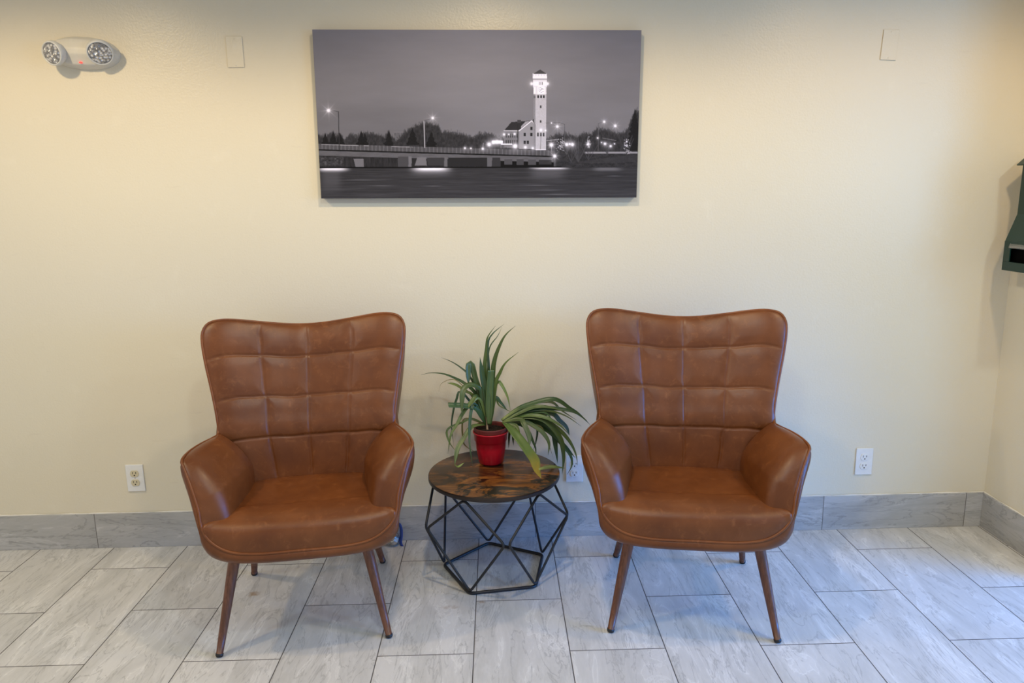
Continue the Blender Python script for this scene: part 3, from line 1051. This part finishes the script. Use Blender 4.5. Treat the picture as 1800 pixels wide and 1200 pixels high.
def paint_print(nu, nv):
    """the printed image as a grid of ink values; X, Y run in print units (1680 x 850 with the origin up left)"""
    u = np.linspace(0, 1, nu)[None, :].repeat(nv, 0)
    v = np.linspace(0, 1, nv)[:, None].repeat(nu, 1)
    Y = 36 + 850 * v
    X = (50 + 50 * v) * (1 - u) + (1727 - 21 * v) * u
    g = np.full(X.shape, 112.0)                              # dusk sky
    g += 14 * np.exp(-(((X - 900) / 480)**2 + ((Y - 200) / 330)**2)) - 6 * v
    g += 9 * (fbm(X / 260, Y / 60, 3) - .5) - 8 * sst(Y, 370, 470) * sst(X, 1000, 400)
    warm = np.zeros(X.shape)

    def box(x0, x1, y0, y1, s=1.2):
        return sst(X, x0 - s, x0 + s) * sst(-X, -x1 - s, -x1 + s) * sst(Y, y0 - s, y0 + s) * sst(-Y, -y1 - s, -y1 + s)

    def put(mask, val):
        nonlocal g
        g = g * (1 - mask) + val * mask

    def poly(P, val, a=1.0):
        ins = np.zeros(X.shape, bool)
        n = len(P)
        for i in range(n):
            (x0, y0), (x1, y1) = P[i], P[(i + 1) % n]
            if y0 == y1:
                continue
            c = ((y0 > Y) != (y1 > Y)) & (X < (x1 - x0) * (Y - y0) / (y1 - y0) + x0)
            ins ^= c
        put(ins * a, val)

    def seg(x0, y0, x1, y1, w, val, a=1.0):
        L2 = (x1 - x0)**2 + (y1 - y0)**2
        t = np.clip(((X - x0) * (x1 - x0) + (Y - y0) * (y1 - y0)) / L2, 0, 1)
        d = np.hypot(X - x0 - t * (x1 - x0), Y - y0 - t * (y1 - y0))
        put(sst(-d, -w / 2 - 1, -w / 2 + .6) * a, val)

    # far block of flats
    poly([(463, 540), (520, 540), (524, 530), (550, 527), (552, 575), (466, 575)], 104)
    put(box(466, 550, 548, 575) * (np.sin(X * .9) > 0), 78)
    # tree line
    tx = [40, 60, 80, 110, 130, 158, 175, 200, 215, 245, 280, 300, 318, 350, 400, 420, 440, 455, 475, 540, 580, 640, 690, 705, 740,
          800, 840, 870, 900, 960, 1010, 1060, 1250, 1290, 1340, 1400, 1440, 1475, 1500, 1550, 1600, 1640, 1660, 1678, 1690, 1699, 1708, 1730]
    ty = [545, 545, 548, 562, 550, 540, 548, 550, 575, 545, 560, 538, 545, 542, 555, 560, 536, 560, 580, 525, 502, 488, 506, 535, 538,
          541, 560, 566, 545, 548, 570, 580, 575, 552, 548, 560, 545, 548, 520, 528, 545, 540, 520, 470, 445, 425, 428, 440]
    tl = np.interp(X, tx, ty)
    rag = 26 * (fbm(X / 9, Y / 14, 5, 4) - .5) + 22 * (fbm(X / 3.2, Y / 11, 6, 2) - .5)
    dens = sst(Y, tl - 10, tl + 26)
    tree = sst(Y - tl + rag, -6, 10) * (.55 + .45 * np.clip(dens + .25 * (fbm(X / 4, Y / 6, 9) - .4), 0, 1))
    put(tree * (Y < 660), 40 + 26 * fbm(X / 7, Y / 12, 8) + 10 * fbm(X / 2.5, Y / 20, 12))
    # dark conifers
    for cx, cy, hh, ww in ((118, 545, 70, 22), (158, 538, 75, 24), (192, 546, 66, 26), (300, 535, 80, 26), (318, 545, 70, 20), (440, 533, 85, 26),
                           (560, 520, 90, 30), (655, 540, 80, 30), (1166, 565, 65, 24), (1696, 424, 250, 52)):
        yy = (Y - cy) / hh
        wv = ww * np.clip(yy, 0, 1) * (.75 + .5 * fbm(X / 6, Y / 7, 21))
        wv *= .8 + .35 * np.abs(np.sin(Y / 7.5))
        put(sst(wv - np.abs(X - cx), -1.5, 1.5) * (yy > 0) * (yy < 1) * .92, 31 + 12 * fbm(X / 5, Y / 5, 22))
    # bank on the right
    bank = sst(X, 1270, 1300) * sst(Y, 640 + 6 * np.sin(X / 40), 662) * (Y < 730)
    put(bank, 44 + 26 * fbm(X / 18, Y / 9, 14) + 16 * (fbm(X / 4, Y / 4, 15) - .5))
    put(box(1440, 1712, 646, 655, 4) * .9, 150)
    poly([(1380, 700), (1470, 690), (1620, 668), (1706, 664), (1706, 700), (1480, 706)], 66, .6)
    # bare shore trees
    for bx, by, n, h in ((1405, 700, 26, 150), (1460, 690, 10, 110), (1345, 660, 16, 100), (1555, 660, 10, 70), (1655, 660, 14, 110), (1370, 700, 14, 90)):
        r = np.random.default_rng(int(bx))
        for k in range(n):
            a = r.uniform(-.55, .55)
            l = h * r.uniform(.55, 1)
            seg(bx, by, bx + l * math.sin(a), by - l * math.cos(a), 1.4, r.uniform(55, 92), .75)
    # bridge
    yt = 603 + (X - 85) * .0305
    onb = sst(-X, -1284, -1278)
    put(onb * sst(Y, yt - 2, yt + 1) * sst(-Y, -(yt + 30), -(yt + 27)), 76 + 14 * (np.sin(X / 3.1) > .6) + 8 * fbm(X / 40, Y / 2, 31))
    put(onb * sst(Y, yt + 1, yt + 2) * sst(-Y, -(yt + 5), -(yt + 3)) * (fbm(X / 60, Y * 0, 33) > .5) * (X < 560), 150)
    put(onb * sst(Y, yt + 26, yt + 29) * sst(-Y, -731, -729), 26)
    put(onb * sst(Y, yt + 33, yt + 35) * sst(-Y, -(yt + 62), -(yt + 59)), 84 + 14 * fbm(X / 30, Y / 8, 32))
    put(onb * sst(Y, yt + 59, yt + 63) * sst(-Y, -728, -724) * (X < 1010), 40 + 26 * fbm(X / 8, Y / 30, 34))
    put(box(90, 212, 672, 716, 6) * onb, 52 + 60 * (fbm(X / 10, Y / 8, 35) - .25))
    for P_, val in (([(262, 680), (312, 680), (314, 722), (272, 722)], 104), ([(585, 673), (628, 673), (634, 716), (572, 716)], 106),
                    ([(486, 668), (540, 668), (540, 722), (486, 722)], 74), ([(540, 668), (556, 668), (556, 724), (540, 724)], 104),
                    ([(634, 675), (724, 675), (724, 716), (640, 716)], 64), ([(722, 672), (737, 672), (737, 722), (722, 722)], 96),
                    ([(742, 674), (942, 676), (942, 720), (742, 720)], 50), ([(940, 674), (964, 674), (964, 724), (940, 724)], 92),
                    ([(966, 676), (1008, 676), (1008, 722), (966, 722)], 60), ([(1028, 684), (1068, 684), (1068, 712), (1028, 712)], 78),
                    ([(1090, 684), (1128, 684), (1128, 714), (1090, 714)], 74), ([(1150, 686), (1190, 686), (1190, 714), (1150, 714)], 78),
                    ([(1204, 688), (1270, 688), (1270, 712), (1204, 712)], 60)):
        poly(P_, val)
    put(box(85, 1320, 722, 731, 2), 24)
    # house
    poly([(1026, 535), (1104, 536), (1104, 628), (1026, 622)], 104)
    poly([(1104, 536), (1166, 488), (1186, 504), (1186, 630), (1104, 630)], 138)
    poly([(1026, 536), (1062, 494), (1098, 490), (1164, 486), (1104, 536)], 56)
    poly([(1112, 516), (1135, 490), (1160, 488), (1112, 524)], 168, .8)
    seg(1026, 537, 1104, 538, 4, 190)
    seg(1104, 536, 1166, 487, 4, 226)
    seg(1166, 487, 1186, 504, 4, 220)
    poly([(1094, 483), (1111, 483), (1112, 498), (1094, 498)], 70)
    poly([(1173, 478), (1187, 478), (1189, 632), (1184, 632), (1184, 505), (1173, 494)], 38)
    for k in range(6):
        put(box(1034 + 11 * k, 1040 + 11 * k, 552, 572), 52)
        put(box(1034 + 11 * k, 1040 + 11 * k, 585, 605), 58)
    for x0, y0 in ((1126, 548), (1160, 548), (1160, 517), (1126, 588), (1142, 588)):
        put(box(x0, x0 + 11, y0, y0 + 17), 50)
    seg(1096, 505, 1096, 630, 4, 52)
    # tower
    poly([(1175, 350), (1186, 345), (1187, 635), (1178, 635)], 128)
    poly([(1186, 345), (1242, 345), (1241, 635), (1187, 635)], 176)
    g = g + box(1176, 1241, 355, 635) * 22 * (fbm(X / 3, Y / 5, 41) - .5)
    poly([(1171, 250), (1244, 250), (1241, 352), (1175, 352)], 212)
    put(box(1171, 1244, 262, 274), 246)
    for k in range(5):
        put(box(1176 + 14 * k, 1184 + 14 * k, 253, 261), 240)
    put(box(1171, 1244, 274, 280), 150)
    put(box(1174, 1242, 290, 310, 4), 255)
    for x0 in (1203, 1211, 1219):
        put(box(x0, x0 + 3, 291, 306), 60)
    put(box(1196, 1232, 314, 350), 252)
    put(box(1178, 1185, 316, 348), 248)
    for P_ in ((1201, 322, 1212, 320), (1212, 320, 1218, 326), (1200, 332, 1222, 328), (1203, 342, 1216, 330), (1212, 345, 1228, 338), (1220, 324, 1228, 328)):
        seg(*P_, 1.6, 130)
    poly([(1172, 252), (1208, 229), (1244, 252)], 76)
    put(box(1176, 1186, 361, 372), 100)
    for x0 in (1195, 1210, 1224):
        put(box(x0, x0 + 8, 358, 372), 44)
        put(box(x0, x0 + 8, 547, 566), 60)
    put(box(1209, 1216, 409, 422), 46)
    put(box(1209, 1216, 484, 496), 46)
    seg(1214, 570, 1212, 635, 3, 90, .6)
    # lamp posts
    seg(184, 440, 190, 634, 3.4, 62)
    seg(150, 432, 184, 440, 2.2, 70)
    seg(618, 488, 622, 622, 4.6, 150)
    seg(618, 488, 655, 474, 2, 84)
    seg(1336, 505, 1336, 600, 2.6, 80)
    seg(1240, 498, 1310, 496, 2, 92)
    seg(1310, 496, 1336, 505, 2, 88)
    seg(1509, 500, 1508, 640, 2.4, 88)
    seg(1509, 500, 1535, 492, 2, 88)
    seg(1594, 515, 1594, 560, 2, 72)
    seg(920, 600, 919, 628, 3, 130)
    seg(1270, 612, 1268, 645, 3, 110)
    seg(1245, 588, 1305, 582, 2.5, 170, .8)
    seg(1530, 575, 1600, 588, 2, 130, .7)
    # twinkle trees
    for tx_, ty_, w_, h_ in ((1318, 608, 30, 40), (1656, 620, 22, 44), (1458, 600, 12, 30)):
        r = np.random.default_rng(int(tx_) + 1)
        for _ in range(46):
            px_, py_ = tx_ + r.normal(0, w_ * .4), ty_ + r.normal(0, h_ * .4)
            put(np.exp(-(((X - px_)**2 + (Y - py_)**2) / 4.5)) * r.uniform(.4, .95), 220)
    # water
    wt = sst(Y, 727, 730)
    wv = 58 + 20 * (fbm(X / 190, Y / 5.0, 51, 4) - .4) + 10 * (fbm(X / 60, Y / 2.2, 52, 3) - .5) + 5 * sst(Y, 730, 880)
    put(wt, wv)
    for bx, by, ww, hh, val in ((1250, 760, 90, 30, 92), (150, 790, 50, 60, 84), (655, 748, 100, 22, 104), (1555, 738, 70, 10, 110),
                                (158, 731, 72, 12, 245), (655, 731, 84, 14, 255), (1265, 728, 84, 8, 240), (1175, 726, 22, 3, 255)):
        m = np.exp(-(((X - bx) / ww)**4)) * np.exp(-(np.clip(Y - by, 0, None) / hh)**2) * wt
        put(m * (.95 if val > 200 else .7), val)
    for bx, by, ww in ((670, 822, 40), (1260, 845, 70), (1200, 820, 60), (1590, 772, 40), (400, 820, 60), (300, 790, 90), (1300, 868, 90)):
        put(np.exp(-((X - bx) / ww)**2 - ((Y - by) / 2.6)**2) * .55, 108)
    # lamps
    for lx, ly, r_, star in ((134, 434, 9, 24), (662, 472, 7, 18), (1298, 516, 7, 18), (1595, 513, 7, 17), (1538, 492, 6, 11), (1268, 498, 3, 0),
                             (950, 607, 11, 13), (990, 594, 10, 0), (972, 596, 9, 0), (1008, 595, 8, 0), (1083, 616, 12, 0), (1135, 622, 7, 0),
                             (1173, 627, 6, 0), (1268, 610, 11, 20), (1347, 608, 9, 0), (1376, 608, 9, 0), (1362, 606, 5, 0), (1455, 607, 6, 12),
                             (1543, 605, 7, 11), (1572, 617, 6, 11), (1285, 668, 9, 20), (827, 626, 5, 0), (857, 627, 4, 0), (918, 629, 6, 9),
                             (1166, 300, 8, 0), (1246, 300, 8, 0), (1214, 534, 7, 0), (1238, 536, 4, 0), (1026, 556, 6, 0), (1080, 554, 6, 0), (1050, 556, 4, 0),
                             (1505, 575, 4, 0), (1525, 598, 3, 0), (1592, 605, 3, 0), (1655, 594, 3, 0)):
        d2 = (X - lx)**2 + (Y - ly)**2
        put(np.clip(np.exp(-d2 / (r_ * r_ * .9)) * 1.25, 0, 1), 255)
        put(np.exp(-d2 / (r_ * r_ * 7)) * .28, 210)
        if star:
            an = np.arctan2(Y - ly, X - lx)
            sp = np.abs(np.cos(an * 4 + .3))**26 * np.exp(-np.sqrt(d2) / (star * .55))
            put(np.clip(sp * 1.1, 0, 1), 235)
    put(box(965, 1020, 588, 602, 3), 252)
    put(box(1010, 1068, 603, 609, 2), 240)
    for k in range(9):
        put(box(1008 + 7 * k, 1010 + 7 * k, 609, 628), 130)
    put(box(1187, 1241, 632, 637, 2) * .8, 235)
    return np.clip(g, 6, 255) / 255


NU, NV = 800, 402
g = paint_print(NU, NV)
lin = np.where(g <= .04045, g / 12.92, ((g + .055) / 1.055)**2.4)
lin = np.clip(lin * INK * (.50 + .50 * sst(g, .12, .42)), 0, 1)
rgba = np.stack([lin * .97, lin * .95, lin * 1.14, np.ones_like(lin)], -1)
ux = np.linspace(-cxh, cxh, NU)
uz = np.linspace(CZ1 - CZ0, 0, NV)
co = np.zeros((NV, NU, 3))
co[:, :, 0] = ux[None, :]
co[:, :, 1] = CYF
co[:, :, 2] = uz[:, None]
me = bpy.data.meshes.new('print')
idx = np.arange(NV * NU).reshape(NV, NU)
quads = np.stack([idx[:-1, :-1], idx[1:, :-1], idx[1:, 1:], idx[:-1, 1:]], -1).reshape(-1)
nq = (NV - 1) * (NU - 1)
me.vertices.add(NV * NU)
me.vertices.foreach_set('co', co.astype(np.float32).ravel())
me.loops.add(nq * 4)
me.loops.foreach_set('vertex_index', quads.astype(np.int32))
me.polygons.add(nq)
me.polygons.foreach_set('loop_start', np.arange(0, nq * 4, 4, dtype=np.int32))
me.update(calc_edges=True)
me.validate()
ca = me.color_attributes.new('ink', 'FLOAT_COLOR', 'POINT')
ca.data.foreach_set('color', rgba.astype(np.float32).ravel())
me.materials.append(M['print'])
po = bpy.data.objects.new('print', me)
COL.objects.link(po)
po.parent = cv

# ------------------------------------------------------------------ emergency light
em = empty('emergency_light', (-1.398, 0, 1.951))
tag(em, 'white two-headed emergency light with small red indicator, high on the wall at left', 'emergency light')
nx = 71
SECT = crom([(.060, 0), (.058, -.012), (.047, -.036), (.040, -.043), (.012, -.055), (.006, -.056), (-.008, -.056), (-.014, -.055), (-.044, -.040),
             (-.050, -.034), (-.060, -.010), (-.061, 0)], 45)
V = []
for i in range(nx):
    s = -1 + 2 * i / (nx - 1)
    k = max(0.0, 1 - abs(s)**(5.0 if s > 0 else 3.4))**.5
    hz = (1 - (.34 if s > 0 else .42) * s * s) * k + .004
    dp = (1 - .16 * s * s) * k**.7 + .004
    for z, y in SECT:
        V.append((s * .135 - .004, y * dp, z * hz * .94 - .008 * s + .002))
hs = mesh_obj('housing', V, grid_faces(nx, len(SECT)), M['greyplastic'], em)
recalc(hs)


def lamp_head(loc, direction, r, depth):
    d = Vector(direction).normalized()
    q = d.to_track_quat('Z', 'Y').to_matrix().to_4x4()
    q.translation = Vector(loc)

    def put(g):
        V, F = g
        return [tuple(q @ Vector(v)) for v in V], F
    V, F = put(lathe_geo([(.0001, -depth), (r * .62, -depth), (r * .92, -depth * .55), (r * 1.14, -.010), (r * 1.10, .002), (r * 1.05, .005), (r * .97, .005), (r * .95, -.002), (.0001, -.003)], 40))
    h = mesh_obj('lamp_head', V, F, M['bezel'], em)
    recalc(h)
    prof = [(r * .955, .0005)] + [(r * .94 * math.cos(t), .002 + r * .22 * math.sin(t)) for t in np.linspace(0.05, math.pi / 2 - .001, 12)]
    V, F = put(lathe_geo(prof, 40))
    l = mesh_obj('lens', V, F, M['lens'], h)
    recalc(l)


lamp_head((-.076, -.074, -.010), (-.26, -.94, -.22), .0375, .052)
lamp_head((.088, -.064, -.009), (.30, -.80, -.50), .0400, .040)
bm = bmesh.new()
add_box(bm, .0005, .0095, -.0480, -.0375, -.0400, -.0350, .001)
bm_obj('indicator_light', bm, M['led'], em)


# ------------------------------------------------------------------ outlets and blank plates
def plate_bm(w, h, d, bev):
    bm = bmesh.new()
    add_box(bm, -w / 2, w / 2, -d, 0.0, -h / 2, h / 2, bev, 2)
    return bm


def socket_face(zc, mat, parent):
    n = 40
    P = []
    for k in range(n):
        a = 2 * math.pi * k / n
        x, z = .0172 * math.cos(a), .0172 * math.sin(a)
        P.append((x, max(-.0138, min(.0138, z))))
    V = [(x, -.0050, z + zc) for x, z in P] + [(x, -.0085, z + zc) for x, z in P] + [(x * .93, -.0090, z * .93 + zc) for x, z in P]
    F = grid_faces(3, n, False, True) + [tuple(2 * n + k for k in range(n))]
    o = mesh_obj('socket', V, F, mat, parent, smooth=False)
    recalc(o)
    bm = bmesh.new()
    add_box(bm, -.0078, -.0058, -.0094, -.0082, zc - .0005, zc + .0085)
    add_box(bm, .0054, .0078, -.0094, -.0082, zc + .0005, zc + .0080)
    bmesh.ops.create_cone(bm, cap_ends=True, segments=14, radius1=.0027, radius2=.0027, depth=.0012,
                          matrix=Matrix.Translation((0, -.0088, zc - .0068)) @ Matrix.Rotation(math.pi / 2, 4, 'X'))
    bm_obj('slots', bm, M['slot'], o)


def screw(zc, y, mat, parent):
    bm = bmesh.new()
    bmesh.ops.create_cone(bm, cap_ends=True, segments=16, radius1=.0032, radius2=.0026, depth=.0012,
                          matrix=Matrix.Translation((0, y, zc)) @ Matrix.Rotation(math.pi / 2, 4, 'X'))
    o = bm_obj('screw', bm, mat, parent)
    return o


def outlet(x, z, mat, label, roll=0.0):
    r = empty('wall_outlet', (x, 0, z))
    r.rotation_euler.y = roll
    tag(r, label, 'outlet', 'electrical outlets along the wall')
    bm_obj('cover_plate', plate_bm(.0715, .116, .0062, .0022), M['whiteplastic'], r)
    socket_face(.0195, mat, r)
    socket_face(-.0195, mat, r)
    screw(0, -.0066, M['screw'] if mat is M['ivory'] else M['whiteplastic'], r)
    return r


outlet(-1.404, .304, M['ivory'], 'white wall outlet with ivory sockets, left of the left armchair')
outlet(.404, .300, M['whiteplastic'], 'white wall outlet partly hidden behind the plant leaves beside the round table')
outlet(1.620, .302, M['whiteplastic'], 'white wall outlet with white sockets, right of the right armchair')


def blank_plate(x, z, label, roll):
    r = empty('blank_cover_plate', (x, 0, z))
    r.rotation_euler.y = roll
    tag(r, label, 'cover plate', 'painted blank cover plates high on the wall')
    bm_obj('plate', plate_bm(.060, .108, .0045, .0015), M['wall'], r)
    screw(.046, -.0050, M['wall'], r)
    screw(-.046, -.0050, M['wall'], r)


blank_plate(-.850, 1.951, 'cream painted blank cover plate between the emergency light and the canvas picture', 0.0)
blank_plate(1.586, 1.948, 'cream painted blank cover plate high on the wall right of the canvas picture', math.radians(3))

# ------------------------------------------------------------------ green dispenser on the right wall
gd = empty('wall_dispenser', (RX, -.30, 1.107))
tag(gd, 'dark green metal dispenser box with pitched lid and black slot, on the right wall', 'dispenser')


def xz_prism(P, y0, y1, name, mat, parent, bev=.003):
    bm = bmesh.new()
    lo = [bm.verts.new((x, y0, z)) for x, z in P]
    hi = [bm.verts.new((x, y1, z)) for x, z in P]
    bm.faces.new(lo)
    bm.faces.new(hi[::-1])
    n = len(P)
    for i in range(n):
        bm.faces.new((lo[i], lo[(i + 1) % n], hi[(i + 1) % n], hi[i]))
    bmesh.ops.recalc_face_normals(bm, faces=bm.faces)
    if bev:
        bmesh.ops.bevel(bm, geom=list(bm.edges), offset=bev, segments=2, affect='EDGES', profile=0.5)
    return bm_obj(name, bm, mat, parent)


YA, YB = -.17, .20
xz_prism([(-.001, .18), (-.073, .19), (-.073, .395), (-.001, .395)], YA, YB, 'upper_body', M['green'], gd)
# lower tray with a real opening in its front
FX = -.108
bm = bmesh.new()
add_box(bm, FX + .003, -.001, YA, YB, 0.0005, .012, .001)
add_box(bm, FX, FX + .006, YA, YB, 0.0, .034, .0015)
add_box(bm, FX, FX + .006, YA, YA + .035, .034, .112, .0015)
add_box(bm, FX, FX + .006, YB - .035, YB, .034, .112, .0015)
add_box(bm, FX + .006, -.001, YA + .0003, YA + .006, 0.0125, .111, .001)
add_box(bm, FX + .006, -.001, YB - .006, YB - .0003, 0.0125, .111, .001)
add_box(bm, FX, FX + .006, YA + .035, YB - .035, .094, .112, .0015)
tray = bm_obj('lower_tray', bm, M['green'], gd)
bm = bmesh.new()
add_box(bm, FX + .02, -.012, YA + .01, YB - .01, .012, .105)
bm_obj('dark_interior', bm, M['void'], tray)
xz_prism([(FX, .110), (-.073, .212), (-.001, .212), (-.001, .110)], YA, YB, 'sloped_hood', M['green'], gd)
xz_prism([(-.001, .391), (-.092, .391), (-.092, .395), (-.030, .452), (-.001, .452)], YA - .01, YB + .008, 'pitched_lid', M['green'], gd)
xz_prism([(FX - .003, .088), (FX + .004, .120), (FX + .006, .118), (FX - .001, .086)], YA + .02, YB - .03, 'clear_flap', M['clear'], gd, 0)
for yy in (-.12, .10):
    bm = bmesh.new()
    bmesh.ops.create_cone(bm, cap_ends=True, segments=14, radius1=.009, radius2=.007, depth=.008, matrix=Matrix.Translation((-.075, yy, -.003)))
    bm_obj('bottom_bolt', bm, M['green'], gd)

# ------------------------------------------------------------------ bauble with ribbon behind the left chair
ob = empty('glass_bauble', (-.357, -.052, 0))
tag(ob, 'small silvery glass ball with blue ribbon on the floor behind the left armchair', 'ornament')
bm = bmesh.new()
bmesh.ops.create_uvsphere(bm, u_segments=32, v_segments=20, radius=.030, matrix=Matrix.Translation((0, 0, .0305)))
bm_obj('ball', bm, M['bauble'], ob, smooth=True)


def ribbon(path, w, side):
    P = crom(path, 30)
    V = []
    s = Vector(side).normalized()
    for p in P:
        V.append(tuple(Vector(p) - s * w / 2))
        V.append(tuple(Vector(p) + s * w / 2))
    o = mesh_obj('ribbon', V, grid_faces(len(P), 2), M['blue'], ob)
    m = o.modifiers.new('thickness', 'SOLIDIFY')
    m.thickness = .0012
    return o


ribbon([(.004, .004, .060), (.012, .012, .085), (.026, .012, .095), (.036, .006, .075), (.037, .002, .045), (.034, -.006, .016), (.040, -.012, .002)], .013, (1, -.3, 0))
ribbon([(.0, .006, .060), (-.016, .02, .058), (-.030, .018, .036), (-.034, .004, .016), (-.044, -.008, .003)], .016, (.5, 1, .2))
